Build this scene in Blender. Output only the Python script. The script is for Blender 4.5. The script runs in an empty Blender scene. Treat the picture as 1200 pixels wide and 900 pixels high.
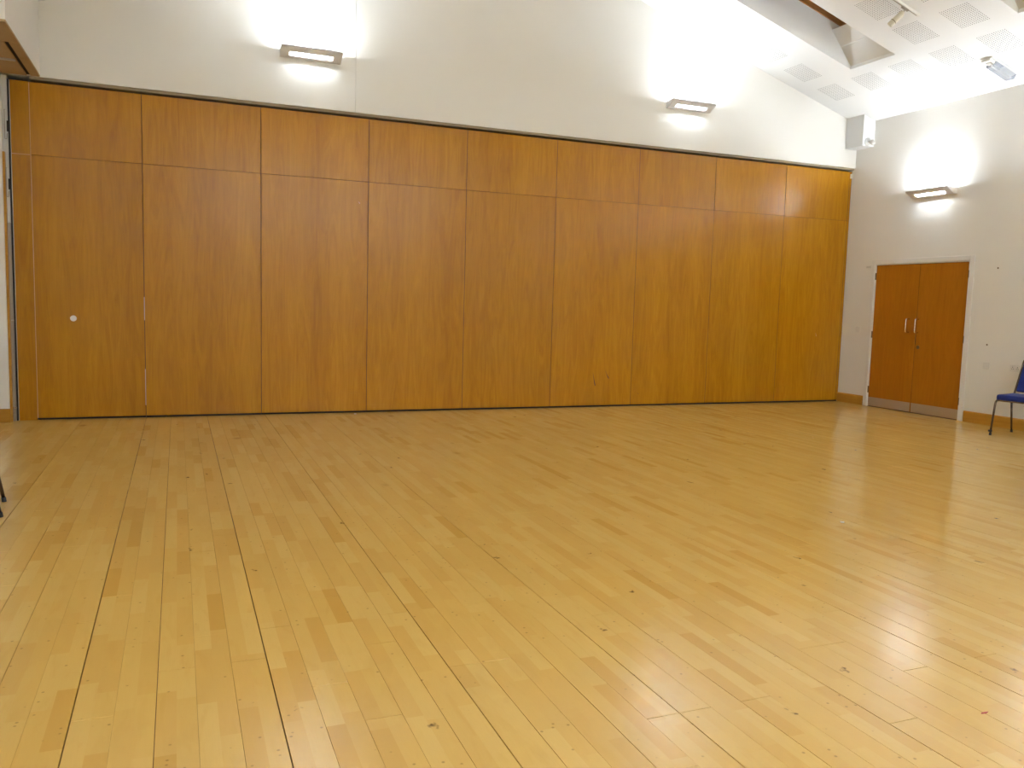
import bpy, bmesh, math, random
from mathutils import Vector, Matrix

# ------------------------------------------------------------------ camera, world, exposure
scene = bpy.context.scene
COL = scene.collection
CAM_H = 1.392
yaw, pitch, roll, F_PX = 0.3852878, 0.0962973, 0.0272810, 969.03
fwd = Vector((math.sin(yaw) * math.cos(pitch), math.cos(yaw) * math.cos(pitch), -math.sin(pitch)))
rt0 = Vector((math.cos(yaw), -math.sin(yaw), 0))
up0 = rt0.cross(fwd)
rt = rt0 * math.cos(roll) + up0 * math.sin(roll)
up = -rt0 * math.sin(roll) + up0 * math.cos(roll)
cam_data = bpy.data.cameras.new('camera')
cam_data.sensor_width = 36.0
cam_data.lens = F_PX / 1200 * 36.0
cam_data.clip_start = 0.05
cam = bpy.data.objects.new('camera', cam_data)
M4 = Matrix((rt, up, -fwd)).transposed().to_4x4()
M4.translation = Vector((0, 0, CAM_H))
cam.matrix_world = M4
COL.objects.link(cam)
scene.camera = cam

world = bpy.data.worlds.new('night_sky')
scene.world = world
world.use_nodes = True
world.node_tree.nodes['Background'].inputs['Color'].default_value = (0.02, 0.03, 0.06, 1)
world.node_tree.nodes['Background'].inputs['Strength'].default_value = 0.3

scene.view_settings.view_transform = 'Standard'
scene.view_settings.look = 'None'
scene.view_settings.gamma = 1.0
scene.view_settings.use_curve_mapping = False
scene.view_settings.exposure = 2.2

TUBE_STRENGTH = 185.0        # fluorescent tubes of the wall lights
TUBE_COLOUR = (0.825, 0.92, 1.0)
FILL_STRENGTH = 18.5       # added, unseen fill battens behind the camera

# ------------------------------------------------------------------ room measures (metres)
XL, XR = -1.9, 9.708         # left and right wall faces
YB = -8.5                    # wall behind
YP = 10.1657                 # partition face
YG = 10.106                  # gable wall face
ZG = 3.615                   # gable wall underside
HP = 3.5732                  # partition top
HS = 2.8194                  # partition transom joint
X0, PW = -0.343, 1.2564      # first joint and panel pitch
XF, XJ = -1.4173, -1.591     # filler strip
SLOPE, CZ = 0.3151, 7.3265   # right ceiling plane z = CZ - SLOPE*x
XRIDGE = 4.03
def zc(x):
    return CZ - SLOPE * x if x >= XRIDGE else (CZ - SLOPE * XRIDGE) - SLOPE * (XRIDGE - x)

rnd = random.Random(7)

# ------------------------------------------------------------------ mesh helpers
def box(bm, x0, x1, y0, y1, z0, z1):
    vs = [bm.verts.new(p) for p in ((x0,y0,z0),(x1,y0,z0),(x1,y1,z0),(x0,y1,z0),
                                    (x0,y0,z1),(x1,y0,z1),(x1,y1,z1),(x0,y1,z1))]
    for f in ((3,2,1,0),(4,5,6,7),(0,1,5,4),(1,2,6,5),(2,3,7,6),(3,0,4,7)):
        bm.faces.new([vs[i] for i in f])
    return vs

def hexa(bm, pts):
    """eight points: four below, four above, both counter-clockwise from above"""
    vs = [bm.verts.new(p) for p in pts]
    for f in ((3,2,1,0),(4,5,6,7),(0,1,5,4),(1,2,6,5),(2,3,7,6),(3,0,4,7)):
        bm.faces.new([vs[i] for i in f])

def prism(bm, prof, a0, a1, axis):
    """closed profile swept along an axis; prof holds the two other coordinates"""
    def mk(p, a):
        if axis == 'x': return (a, p[0], p[1])
        if axis == 'y': return (p[0], a, p[1])
        return (p[0], p[1], a)
    A = [bm.verts.new(mk(p, a0)) for p in prof]
    B = [bm.verts.new(mk(p, a1)) for p in prof]
    n = len(prof)
    bm.faces.new(A); bm.faces.new(B[::-1])
    for i in range(n):
        bm.faces.new((A[i], B[i], B[(i+1) % n], A[(i+1) % n]))

def tube(bm, pts, r, seg=10, cap=True):
    """round tube along a polyline; r is a number or one number per point"""
    pts = [Vector(p) for p in pts]
    rs = r if isinstance(r, (list, tuple)) else [r] * len(pts)
    rings = []
    ref = None
    for i, p in enumerate(pts):
        t = (pts[min(i+1, len(pts)-1)] - pts[max(i-1, 0)]).normalized()
        if ref is None:
            ref = Vector((0, 0, 1)) if abs(t.z) < 0.9 else Vector((1, 0, 0))
        u = (ref - t * ref.dot(t)).normalized()
        ref = u
        w = t.cross(u)
        rings.append([bm.verts.new(p + (u * math.cos(2*math.pi*k/seg) + w * math.sin(2*math.pi*k/seg)) * rs[i])
                      for k in range(seg)])
    for a, b in zip(rings, rings[1:]):
        for k in range(seg):
            bm.faces.new((a[k], a[(k+1) % seg], b[(k+1) % seg], b[k]))
    if cap:
        bm.faces.new(rings[0][::-1]); bm.faces.new(rings[-1])

def arc_path(pts, rad, n=5):
    """polyline with rounded corners"""
    pts = [Vector(p) for p in pts]
    out = [pts[0]]
    for a, b, c in zip(pts, pts[1:], pts[2:]):
        d0, d1 = (a-b), (c-b)
        r = min(rad, d0.length*0.49, d1.length*0.49)
        p0, p1 = b + d0.normalized()*r, b + d1.normalized()*r
        for k in range(n+1):
            t = k/n
            out.append(p0*(1-t)**2 + b*2*t*(1-t) + p1*t*t)
    out.append(pts[-1])
    return out

def finish(name, bm, mat, parent=None, bevel=0.0, bseg=2, smooth=False, origin=None, **tags):
    bmesh.ops.recalc_face_normals(bm, faces=bm.faces[:])
    if bevel > 0:
        bmesh.ops.bevel(bm, geom=bm.edges[:], offset=bevel, segments=bseg, profile=0.5, affect='EDGES', clamp_overlap=True)
    if origin is not None:
        bmesh.ops.translate(bm, verts=bm.verts[:], vec=-Vector(origin))
    me = bpy.data.meshes.new(name)
    bm.to_mesh(me); bm.free()
    if smooth:
        me.polygons.foreach_set('use_smooth', [True]*len(me.polygons))
    me.materials.append(mat)
    o = bpy.data.objects.new(name, me)
    if origin is not None:
        o.location = origin
    COL.objects.link(o)
    if parent is not None:
        o.parent = parent
        if origin is not None:
            o.location = Vector(origin) - WORLD_LOC.get(parent.name, Vector((0, 0, 0)))
    if origin is not None:
        WORLD_LOC[o.name] = Vector(origin)
    for k, v in tags.items():
        o[k] = v
    return o
WORLD_LOC = {}

def thing(name, label, category, loc=(0, 0, 0), rotz=0.0, group=None, kind=None):
    o = bpy.data.objects.new(name, None)
    o.empty_display_size = 0.1
    o.location = loc; o.rotation_euler = (0, 0, rotz)
    COL.objects.link(o)
    if label: o['label'] = label
    if category: o['category'] = category
    if group: o['group'] = group
    if kind: o['kind'] = kind
    return o

def copy_tree(src, parent=None):
    c = src.copy(); COL.objects.link(c); c.parent = parent
    for ch in list(src.children):
        copy_tree(ch, c)
    return c

# ------------------------------------------------------------------ materials
def new_mat(name):
    m = bpy.data.materials.new(name); m.use_nodes = True
    nt = m.node_tree
    return m, nt, nt.nodes['Principled BSDF']
def node(nt, t, **kw):
    n = nt.nodes.new(t)
    for k, v in kw.items():
        setattr(n, k, v)
    return n
def setin(n, **kw):
    for k, v in kw.items():
        n.inputs[k.replace('_', ' ')].default_value = v
def math_n(nt, op, a, b=None, c=None):
    n = node(nt, 'ShaderNodeMath', operation=op)
    for i, x in enumerate((a, b, c)):
        if x is None: continue
        if isinstance(x, (int, float)): n.inputs[i].default_value = x
        else: nt.links.new(x, n.inputs[i])
    return n.outputs[0]
def ramp(nt, fac, stops):
    r = node(nt, 'ShaderNodeValToRGB')
    el = r.color_ramp.elements
    while len(el) < len(stops): el.new(0.5)
    for e, (p, c) in zip(el, stops):
        e.position = p; e.color = (*c, 1) if len(c) == 3 else c
    nt.links.new(fac, r.inputs[0])
    return r.outputs[0]
def mix(nt, fac, a, b, mode='MIX'):
    n = node(nt, 'ShaderNodeMix', data_type='RGBA', blend_type=mode)
    for i, x in ((0, fac), (6, a), (7, b)):
        if isinstance(x, (int, float)): n.inputs[i].default_value = x
        elif isinstance(x, tuple): n.inputs[i].default_value = (*x, 1)
        else: nt.links.new(x, n.inputs[i])
    return n.outputs[2]
def noise(nt, vec, scale, detail=3, rough=0.5, dist=0.0):
    n = node(nt, 'ShaderNodeTexNoise')
    setin(n, Scale=scale, Detail=detail, Roughness=rough, Distortion=dist)
    if vec is not None: nt.links.new(vec, n.inputs['Vector'])
    return n.outputs['Fac']
def scaled(nt, vec, s):
    n = node(nt, 'ShaderNodeVectorMath', operation='MULTIPLY')
    nt.links.new(vec, n.inputs[0]); n.inputs[1].default_value = s
    return n.outputs[0]

def plain(name, col, rough=0.5, metal=0.0, bump=0.0, bscale=60, var=0.0):
    m, nt, b = new_mat(name)
    b.inputs['Roughness'].default_value = rough
    b.inputs['Metallic'].default_value = metal
    g = node(nt, 'ShaderNodeNewGeometry')
    nz = noise(nt, g.outputs['Position'], bscale, 3)
    dark = tuple(c*(1-var) for c in col); lite = tuple(min(1, c*(1+var)) for c in col)
    nt.links.new(ramp(nt, nz, [(0.3, dark), (0.7, lite)]), b.inputs['Base Color'])
    if bump:
        bp = node(nt, 'ShaderNodeBump'); setin(bp, Strength=bump, Distance=0.002)
        nt.links.new(nz, bp.inputs['Height']); nt.links.new(bp.outputs[0], b.inputs['Normal'])
    return m

def plaster(name, col):
    m, nt, b = new_mat(name)
    b.inputs['Roughness'].default_value = 0.62
    b.inputs['Specular IOR Level'].default_value = 0.3
    g = node(nt, 'ShaderNodeNewGeometry')
    big = noise(nt, g.outputs['Position'], 0.9, 3)
    c = ramp(nt, big, [(0.3, tuple(x*0.975 for x in col)), (0.7, col)])
    nt.links.new(c, b.inputs['Base Color'])
    fine = noise(nt, g.outputs['Position'], 55, 4, 0.6)
    bp = node(nt, 'ShaderNodeBump'); setin(bp, Strength=0.08, Distance=0.003)
    nt.links.new(fine, bp.inputs['Height']); nt.links.new(bp.outputs[0], b.inputs['Normal'])
    return m

def veneer(name, a, b_, c_, rough=0.32, vert=True):
    m, nt, b = new_mat(name)
    g = node(nt, 'ShaderNodeNewGeometry')
    oi = node(nt, 'ShaderNodeObjectInfo')
    off = node(nt, 'ShaderNodeVectorMath', operation='ADD')
    sc = node(nt, 'ShaderNodeVectorMath', operation='SCALE')
    cmb = node(nt, 'ShaderNodeCombineXYZ')
    for i in range(3): nt.links.new(oi.outputs['Random'], cmb.inputs[i])
    nt.links.new(cmb.outputs[0], sc.inputs[0]); sc.inputs['Scale'].default_value = 37.0
    nt.links.new(g.outputs['Position'], off.inputs[0]); nt.links.new(sc.outputs[0], off.inputs[1])
    p = off.outputs[0]
    st = (1, 1, 0.10) if vert else (0.07, 0.07, 1)
    leaf = noise(nt, scaled(nt, p, tuple(s*3.2 for s in ((1,1,0.01) if vert else (0.03,0.03,1)))), 1.0, 1)
    cath = noise(nt, scaled(nt, p, tuple(s*9 for s in st)), 1.0, 3, 0.6, 2.4)
    fibre = noise(nt, scaled(nt, p, (150, 150, 5) if vert else (5, 5, 150)), 1.0, 3, 0.6)
    f = math_n(nt, 'ADD', math_n(nt, 'MULTIPLY', cath, 0.5),
               math_n(nt, 'ADD', math_n(nt, 'MULTIPLY', leaf, 0.3), math_n(nt, 'MULTIPLY', fibre, 0.2)))
    col = ramp(nt, f, [(0.32, a), (0.5, b_), (0.68, c_)])
    hs = node(nt, 'ShaderNodeHueSaturation')
    nt.links.new(col, hs.inputs['Color'])
    nt.links.new(math_n(nt, 'MULTIPLY_ADD', oi.outputs['Random'], 0.10, 0.95), hs.inputs['Value'])
    nt.links.new(hs.outputs[0], b.inputs['Base Color'])
    b.inputs['Roughness'].default_value = rough
    b.inputs['Specular IOR Level'].default_value = 0.33
    bp = node(nt, 'ShaderNodeBump'); setin(bp, Strength=0.05, Distance=0.001)
    nt.links.new(fibre, bp.inputs['Height']); nt.links.new(bp.outputs[0], b.inputs['Normal'])
    return m

# floor board pattern measures
BP, BG, BX0 = 0.1284, 0.645, -0.34       # board pitch, five-board group pitch, a group line
def floor_material():
    m, nt, b = new_mat('maple_floor')
    g = node(nt, 'ShaderNodeNewGeometry')
    sp = node(nt, 'ShaderNodeSeparateXYZ'); nt.links.new(g.outputs['Position'], sp.inputs[0])
    x, y = sp.outputs[0], sp.outputs[1]
    xs = math_n(nt, 'DIVIDE', math_n(nt, 'SUBTRACT', x, BX0 - 20*BG), BG)
    grp = math_n(nt, 'FLOOR', xs)
    inn = math_n(nt, 'FLOOR', math_n(nt, 'MULTIPLY', math_n(nt, 'FRACT', xs), 10.0))
    sid = math_n(nt, 'MULTIPLY_ADD', grp, 10.0, inn)
    w1 = node(nt, 'ShaderNodeTexWhiteNoise', noise_dimensions='1D'); nt.links.new(sid, w1.inputs['W'])
    yy = math_n(nt, 'ADD', math_n(nt, 'DIVIDE', y, 0.46), math_n(nt, 'MULTIPLY', w1.outputs['Value'], 9.0))
    wob = noise(nt, scaled(nt, g.outputs['Position'], (0.0, 0.8, 0.0)), 1.0, 1)
    yy = math_n(nt, 'ADD', yy, math_n(nt, 'MULTIPLY', wob, 1.3))
    blk = math_n(nt, 'FLOOR', yy)
    cv = node(nt, 'ShaderNodeCombineXYZ'); nt.links.new(sid, cv.inputs[0]); nt.links.new(blk, cv.inputs[1])
    w2 = node(nt, 'ShaderNodeTexWhiteNoise', noise_dimensions='2D'); nt.links.new(cv.outputs[0], w2.inputs['Vector'])
    base = ramp(nt, w2.outputs['Value'], [(0.0, FLOOR_D), (0.12, FLOOR_M), (0.55, FLOOR_L), (0.9, FLOOR_P), (1.0, FLOOR_P)])
    # maple figure, shifted block by block
    ofs = node(nt, 'ShaderNodeVectorMath', operation='ADD')
    sc2 = node(nt, 'ShaderNodeVectorMath', operation='SCALE'); sc2.inputs['Scale'].default_value = 11.0
    nt.links.new(w2.outputs['Color'], sc2.inputs[0])
    nt.links.new(g.outputs['Position'], ofs.inputs[0]); nt.links.new(sc2.outputs[0], ofs.inputs[1])
    fig = noise(nt, scaled(nt, ofs.outputs[0], (16, 3.0, 1)), 1.0, 4, 0.55, 0.8)
    fib = noise(nt, scaled(nt, ofs.outputs[0], (190, 9, 1)), 1.0, 2, 0.5)
    col = mix(nt, math_n(nt, 'MULTIPLY', ramp(nt, fig, [(0.52, (0, 0, 0)), (0.75, (1, 1, 1))]), 0.35), base, FLOOR_D)
    col = mix(nt, math_n(nt, 'MULTIPLY', ramp(nt, fib, [(0.45, (0, 0, 0)), (0.8, (1, 1, 1))]), 0.12), col, FLOOR_D)
    # scattered heel marks and knots
    vo = node(nt, 'ShaderNodeTexVoronoi', feature='F1'); setin(vo, Scale=1.0)
    jig = node(nt, 'ShaderNodeVectorMath', operation='ADD')
    dn = node(nt, 'ShaderNodeTexNoise'); setin(dn, Scale=30.0, Detail=2.0)
    nt.links.new(g.outputs['Position'], dn.inputs['Vector'])
    dsc = node(nt, 'ShaderNodeVectorMath', operation='SCALE'); dsc.inputs['Scale'].default_value = 0.35
    nt.links.new(dn.outputs['Color'], dsc.inputs[0])
    nt.links.new(scaled(nt, g.outputs['Position'], (5.5, 3.5, 0.0)), jig.inputs[0]); nt.links.new(dsc.outputs[0], jig.inputs[1])
    nt.links.new(jig.outputs[0], vo.inputs['Vector'])
    keep = math_n(nt, 'LESS_THAN', node_sep(nt, vo.outputs['Color']), 0.55)
    spot = math_n(nt, 'MULTIPLY', keep, ramp(nt, vo.outputs['Distance'], [(0.03, (1, 1, 1)), (0.085, (0, 0, 0))]))
    col = mix(nt, math_n(nt, 'MULTIPLY', spot, 0.8), col, (0.085, 0.042, 0.012))
    vb = node(nt, 'ShaderNodeTexVoronoi', feature='F1'); setin(vb, Scale=1.0)
    nt.links.new(scaled(nt, g.outputs['Position'], (2.1, 1.3, 0.0)), vb.inputs['Vector'])
    kb = math_n(nt, 'LESS_THAN', node_sep(nt, vb.outputs['Color']), 0.3)
    sb = math_n(nt, 'MULTIPLY', kb, ramp(nt, vb.outputs['Distance'], [(0.02, (1, 1, 1)), (0.11, (0, 0, 0))]))
    col = mix(nt, math_n(nt, 'MULTIPLY', sb, 0.45), col, (0.22, 0.09, 0.015))
    # fine grit
    vg = node(nt, 'ShaderNodeTexVoronoi', feature='F1'); setin(vg, Scale=22.0)
    nt.links.new(g.outputs['Position'], vg.inputs['Vector'])
    kg = math_n(nt, 'LESS_THAN', node_sep(nt, vg.outputs['Color']), 0.28)
    sg = math_n(nt, 'MULTIPLY', kg, ramp(nt, vg.outputs['Distance'], [(0.06, (1, 1, 1)), (0.15, (0, 0, 0))]))
    col = mix(nt, math_n(nt, 'MULTIPLY', sg, 0.5), col, (0.12, 0.06, 0.02))
    nt.links.new(col, b.inputs['Base Color'])
    rn = noise(nt, g.outputs['Position'], 2.3, 4, 0.6)
    nt.links.new(math_n(nt, 'MULTIPLY_ADD', rn, 0.11, 0.125), b.inputs['Roughness'])
    b.inputs['Specular IOR Level'].default_value = 0.45
    bp = node(nt, 'ShaderNodeBump'); setin(bp, Strength=0.05, Distance=0.002)
    nt.links.new(noise(nt, scaled(nt, g.outputs['Position'], (30, 9, 1)), 1.0, 3), bp.inputs['Height'])
    nt.links.new(bp.outputs[0], b.inputs['Normal'])
    return m
def node_sep(nt, colsock):
    n = node(nt, 'ShaderNodeSeparateColor'); nt.links.new(colsock, n.inputs[0])
    return n.outputs[0]

FLOOR_D, FLOOR_M = (0.60, 0.352, 0.078), (0.66, 0.408, 0.108)
FLOOR_L, FLOOR_P = (0.675, 0.43, 0.115), (0.695, 0.456, 0.134)
M_FLOOR = floor_material()
M_SUB = plain('dark_subfloor', (0.10, 0.05, 0.018), 0.9)
M_WALL = plaster('cream_plaster', (0.86, 0.84, 0.795))
M_CEIL = plaster('white_ceiling_paint', (0.83, 0.83, 0.825))
M_PANEL = veneer('oak_veneer', (0.36, 0.145, 0.003), (0.445, 0.195, 0.004), (0.525, 0.248, 0.008), 0.25)
M_DOOR = veneer('oak_door_veneer', (0.38, 0.13, 0.005), (0.43, 0.155, 0.007), (0.49, 0.185, 0.010), 0.38)
M_SKIRT = veneer('oak_skirting', (0.44, 0.205, 0.02), (0.50, 0.25, 0.03), (0.56, 0.30, 0.045), 0.4, vert=False)
M_TIMBER = veneer('pine_window_timber', (0.33, 0.15, 0.045), (0.42, 0.20, 0.065), (0.5, 0.26, 0.09), 0.4, vert=False)
M_PLY = veneer('soffit_ply', (0.42, 0.27, 0.12), (0.50, 0.34, 0.17), (0.56, 0.40, 0.22), 0.55, vert=False)
M_LIP = plain('pale_wood_lipping', (0.62, 0.40, 0.17), 0.45)
M_GAP = plain('black_seal_and_gap_shade', (0.012, 0.009, 0.008), 0.8)  # real seals, and shade painted into joints and gaps
M_TRACK = plain('shaded_head_track', (0.34, 0.28, 0.19), 0.5, 0.0)  # shadow on the recessed track is mixed into this colour
M_ALU = plain('brushed_aluminium', (0.62, 0.60, 0.57), 0.35, 0.9)
M_STEEL = plain('polished_steel', (0.75, 0.74, 0.73), 0.2, 1.0)
M_KICK = plain('satin_kick_plate', (0.52, 0.44, 0.36), 0.42, 0.6)
M_WHITE = plain('white_gloss_paint', (0.82, 0.80, 0.77), 0.35)
M_PLASTIC = plain('white_plastic', (0.78, 0.76, 0.72), 0.4)
M_LAMPGREY = plain('silver_lamp_paint', (0.82, 0.80, 0.79), 0.5, 0.0)
M_LAMPIN = plain('white_reflector', (0.88, 0.88, 0.88), 0.5)
M_JAMB = plain('grey_white_metal', (0.60, 0.60, 0.585), 0.4, 0.2)
M_JAMB2 = plain('worn_grey_metal', (0.36, 0.32, 0.27), 0.45, 0.3)
M_HOLE = plain('perforation_shadow_gap', (0.10, 0.095, 0.09), 0.9)
M_CHROME = plain('dark_bronze_tube', (0.15, 0.11, 0.085), 0.2, 0.85)
M_RUBBER = plain('black_rubber', (0.015, 0.015, 0.015), 0.7)
M_CREAMMETAL = plain('cream_metal', (0.62, 0.58, 0.47), 0.4)
M_RED = plain('dried_red_paint', (0.34, 0.035, 0.012), 0.9)
M_SCRATCH = plain('dark_scratch', (0.07, 0.022, 0.006), 0.7)
M_HINGE = plain('dark_brass_hinge', (0.17, 0.12, 0.07), 0.4, 0.7)

def fabric():
    m, nt, b = new_mat('blue_fabric')
    tc = node(nt, 'ShaderNodeTexCoord')
    f = noise(nt, tc.outputs['Object'], 420, 2)
    nt.links.new(ramp(nt, f, [(0.35, (0.005, 0.013, 0.12)), (0.65, (0.012, 0.032, 0.27))]), b.inputs['Base Color'])
    b.inputs['Roughness'].default_value = 0.85
    b.inputs['Sheen Weight'].default_value = 0.08
    bp = node(nt, 'ShaderNodeBump'); setin(bp, Strength=0.4, Distance=0.001)
    nt.links.new(f, bp.inputs['Height']); nt.links.new(bp.outputs[0], b.inputs['Normal'])
    return m
M_FABRIC = fabric()

def emit(name, col, s):
    m, nt, b = new_mat(name)
    b.inputs['Base Color'].default_value = (0.9, 0.9, 0.9, 1)
    b.inputs['Emission Color'].default_value = (*col, 1)
    b.inputs['Emission Strength'].default_value = s
    return m
M_TUBE = emit('fluorescent_tube', TUBE_COLOUR, TUBE_STRENGTH)

def glass(name, col, rough, trans=1.0):
    m, nt, b = new_mat(name)
    b.inputs['Base Color'].default_value = (*col, 1)
    b.inputs['Roughness'].default_value = rough
    b.inputs['Transmission Weight'].default_value = trans
    b.inputs['IOR'].default_value = 1.45
    return m
M_GLASS = glass('window_glass', (0.9, 0.95, 0.95), 0.0)
M_DIFF = glass('clear_ribbed_plastic', (0.86, 0.90, 1.0), 0.25, 0.75)

def lamp_pane():
    m, nt, b = new_mat('frosted_lamp_pane')
    nt.nodes.remove(b)
    tr = node(nt, 'ShaderNodeBsdfTransparent'); tr.inputs[0].default_value = (0.42, 0.42, 0.42, 1)
    tl = node(nt, 'ShaderNodeBsdfTranslucent'); tl.inputs[0].default_value = (0.7, 0.7, 0.7, 1)
    mx = node(nt, 'ShaderNodeMixShader'); mx.inputs[0].default_value = 0.25
    nt.links.new(tr.outputs[0], mx.inputs[1]); nt.links.new(tl.outputs[0], mx.inputs[2])
    nt.links.new(mx.outputs[0], nt.nodes['Material Output'].inputs[0])
    return m
M_PRISM = lamp_pane()

# ------------------------------------------------------------------ floor and its boards
bm = bmesh.new(); box(bm, XL - 0.2, XR + 0.2, YB - 0.2, YP + 0.6, -0.16, -0.012)
floor = finish('floor', bm, M_SUB, kind='structure')

BW, BT = 0.1269, 0.012
ROW_W = {}
def plank_bm(bm, x, y0, y1, bw):
    e = 0.0007
    z0, z1 = -BT, 0.0
    a0, a1, b0, b1 = x, x + bw, y0 + 0.0011, y1 - 0.0011
    lo = [(a0,b0,z0),(a1,b0,z0),(a1,b1,z0),(a0,b1,z0)]
    mi = [(a0,b0,z1-e),(a1,b0,z1-e),(a1,b1,z1-e),(a0,b1,z1-e)]
    hi = [(a0+e*.6,b0+e*.6,z1),(a1-e*.6,b0+e*.6,z1),(a1-e*.6,b1-e*.6,z1),(a0+e*.6,b1-e*.6,z1)]
    L = [bm.verts.new(p) for p in lo]; Mi = [bm.verts.new(p) for p in mi]; H = [bm.verts.new(p) for p in hi]
    bm.faces.new(H)
    for i in range(4):
        j = (i+1) % 4
        bm.faces.new((L[i], L[j], Mi[j], Mi[i])); bm.faces.new((Mi[i], Mi[j], H[j], H[i]))

def project(p):
    d = Vector(p) - Vector((0, 0, CAM_H))
    z = d.dot(fwd)
    if z < 0.2: return None
    return 600 + F_PX * d.dot(rt) / z, 450 - F_PX * d.dot(up) / z

planks = []
gi0 = math.floor((XL - BX0) / BG) ; gi1 = math.ceil((XR - BX0) / BG)
for gidx in range(gi0, gi1):
    for k in range(5):
        x = BX0 + gidx * BG + 0.0022 + k * BP
        if x < XL - 0.06 or x + BW > XR + 0.10: continue
        ROW_W[round(x, 4)] = rnd.choice((0.1264, 0.1270, 0.1277, 0.1280)) if k < 4 else 0.1274
        y = YB + 0.01 - rnd.randrange(0, 10) * 0.3
        first = True
        while y < YP + 0.3:
            L = rnd.choice((1.2, 1.5, 1.8, 2.1, 2.4))
            y1 = y + L
            a, b = max(y, YB), min(y1, YP + 0.3)
            if b - a > 0.05: planks.append((x, a, b))
            y = y1
def shown(pl):
    """picture area of a board inside the frame"""
    x, a, b = pl
    n, s = 14, 0.0
    for i in range(n):
        ya, yb = a + (b-a)*i/n, a + (b-a)*(i+1)/n
        q = [project(p) for p in ((x, ya, 0), (x+BW, ya, 0), (x+BW, yb, 0), (x, yb, 0))]
        if None in q: continue
        cx = sum(p[0] for p in q)/4; cy = sum(p[1] for p in q)/4
        if 0 <= cx <= 1200 and 0 <= cy <= 900:
            s += abs(sum(q[i][0]*q[(i+1) % 4][1] - q[(i+1) % 4][0]*q[i][1] for i in range(4)))/2
    return s
planks.sort(key=shown, reverse=True)
plank_mesh = {}
for x, a, b in planks[:300]:
    bw = ROW_W[round(x, 4)]
    L = (round(b - a, 3), bw)
    if L not in plank_mesh:
        bm = bmesh.new(); plank_bm(bm, 0, 0, L[0], bw)
        bmesh.ops.recalc_face_normals(bm, faces=bm.faces[:])
        me = bpy.data.meshes.new('floor_board'); bm.to_mesh(me); bm.free()
        me.materials.append(M_FLOOR); plank_mesh[L] = me
    o = bpy.data.objects.new('floor_board', plank_mesh[L])
    o.location = (x, a, 0); COL.objects.link(o); o.parent = floor
bm = bmesh.new()
for x, a, b in planks[300:]: plank_bm(bm, x, a, b, ROW_W[round(x, 4)])
finish('floor_boards', bm, M_FLOOR, floor, kind='stuff')

# ------------------------------------------------------------------ walls
DY0, DY1, DH = 9.545, 7.976, 2.113        # door leaf extent
OY0, OY1, OH = DY0 + 0.03, DY1 - 0.03, DH + 0.03
bm = bmesh.new()
zt = zc(XR) + 0.02
for y0, y1, z0, z1 in ((YB - 0.2, OY1, -0.1, zt), (OY0, YP + 0.6, -0.1, zt), (OY1, OY0, OH, zt)):
    box(bm, XR, XR + 0.2, y0, y1, z0, z1)
finish('wall_right', bm, M_WALL, kind='structure')

bm = bmesh.new(); box(bm, XL - 0.2, XL, YB - 0.2, YP + 0.6, -0.1, zc(XL) + 0.02)
finish('wall_left', bm, M_WALL, kind='structure')
bm = bmesh.new()
prism(bm, [(XL - 0.2, -0.1), (XR + 0.2, -0.1), (XR + 0.2, zc(XR + 0.2)), (XRIDGE, zc(XRIDGE)), (XL - 0.2, zc(XL - 0.2))], YB - 0.2, YB, 'y')
finish('wall_rear', bm, M_WALL, kind='structure')

# gable above the partition: plasterboard in two sections with an open joint between
XJT = 1.991
bm = bmesh.new()
prism(bm, [(XL - 0.2, ZG + 0.004), (XR, ZG + 0.004), (XR, zc(XR)), (XRIDGE, zc(XRIDGE)), (XL - 0.2, zc(XL - 0.2))], YG + 0.016, YG + 0.35, 'y')
wb = finish('wall_back', bm, M_WALL, kind='structure')
bm = bmesh.new()
prism(bm, [(XL, ZG), (XJT - 0.0015, ZG), (XJT - 0.0015, zc(XJT) - 0.004), (XL, zc(XL) - 0.004)], YG, YG + 0.016, 'y')
finish('plasterboard_section', bm, M_WALL, wb)
bm = bmesh.new()
prism(bm, [(XJT + 0.0015, ZG), (XR, ZG), (XR, zc(XR) - 0.004), (XRIDGE, zc(XRIDGE) - 0.004), (XJT + 0.0015, zc(XJT) - 0.004)], YG, YG + 0.016, 'y')
finish('plasterboard_section', bm, M_WALL, wb)
# what stands behind the partition: wall of the room beyond
bm = bmesh.new(); box(bm, XL - 0.2, XR + 0.2, YP + 0.45, YP + 0.6, -0.1, ZG + 0.3)
finish('wall_beyond', bm, M_WALL, kind='structure')

# ------------------------------------------------------------------ ceiling with skylight wells and perforated squares
SKY = [(8.25, 9.0), (5.84, 6.59), (3.43, 4.18)]
SX0, SX1 = 6.45, 8.45
def slab(bm, x0, x1, y0, y1, t=0.04):
    hexa(bm, [(x0, y0, zc(x0)), (x1, y0, zc(x1)), (x1, y1, zc(x1)), (x0, y1, zc(x0)),
              (x0, y0, zc(x0)+t), (x1, y0, zc(x1)+t), (x1, y1, zc(x1)+t), (x0, y1, zc(x0)+t)])
bm = bmesh.new()
slab(bm, XRIDGE, SX0, YB - 0.2, YP + 0.6)
slab(bm, SX1, XR + 0.2, YB - 0.2, YP + 0.6)
ys = [YP + 0.6] + [v for a, b in SKY for v in (b, a)] + [YB - 0.2]
for i in range(0, len(ys), 2):
    slab(bm, SX0, SX1, ys[i+1], ys[i])
slab(bm, XL - 0.2, XRIDGE, YB - 0.2, YP + 0.6)
ceiling = finish('ceiling', bm, M_CEIL, kind='structure')

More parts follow.
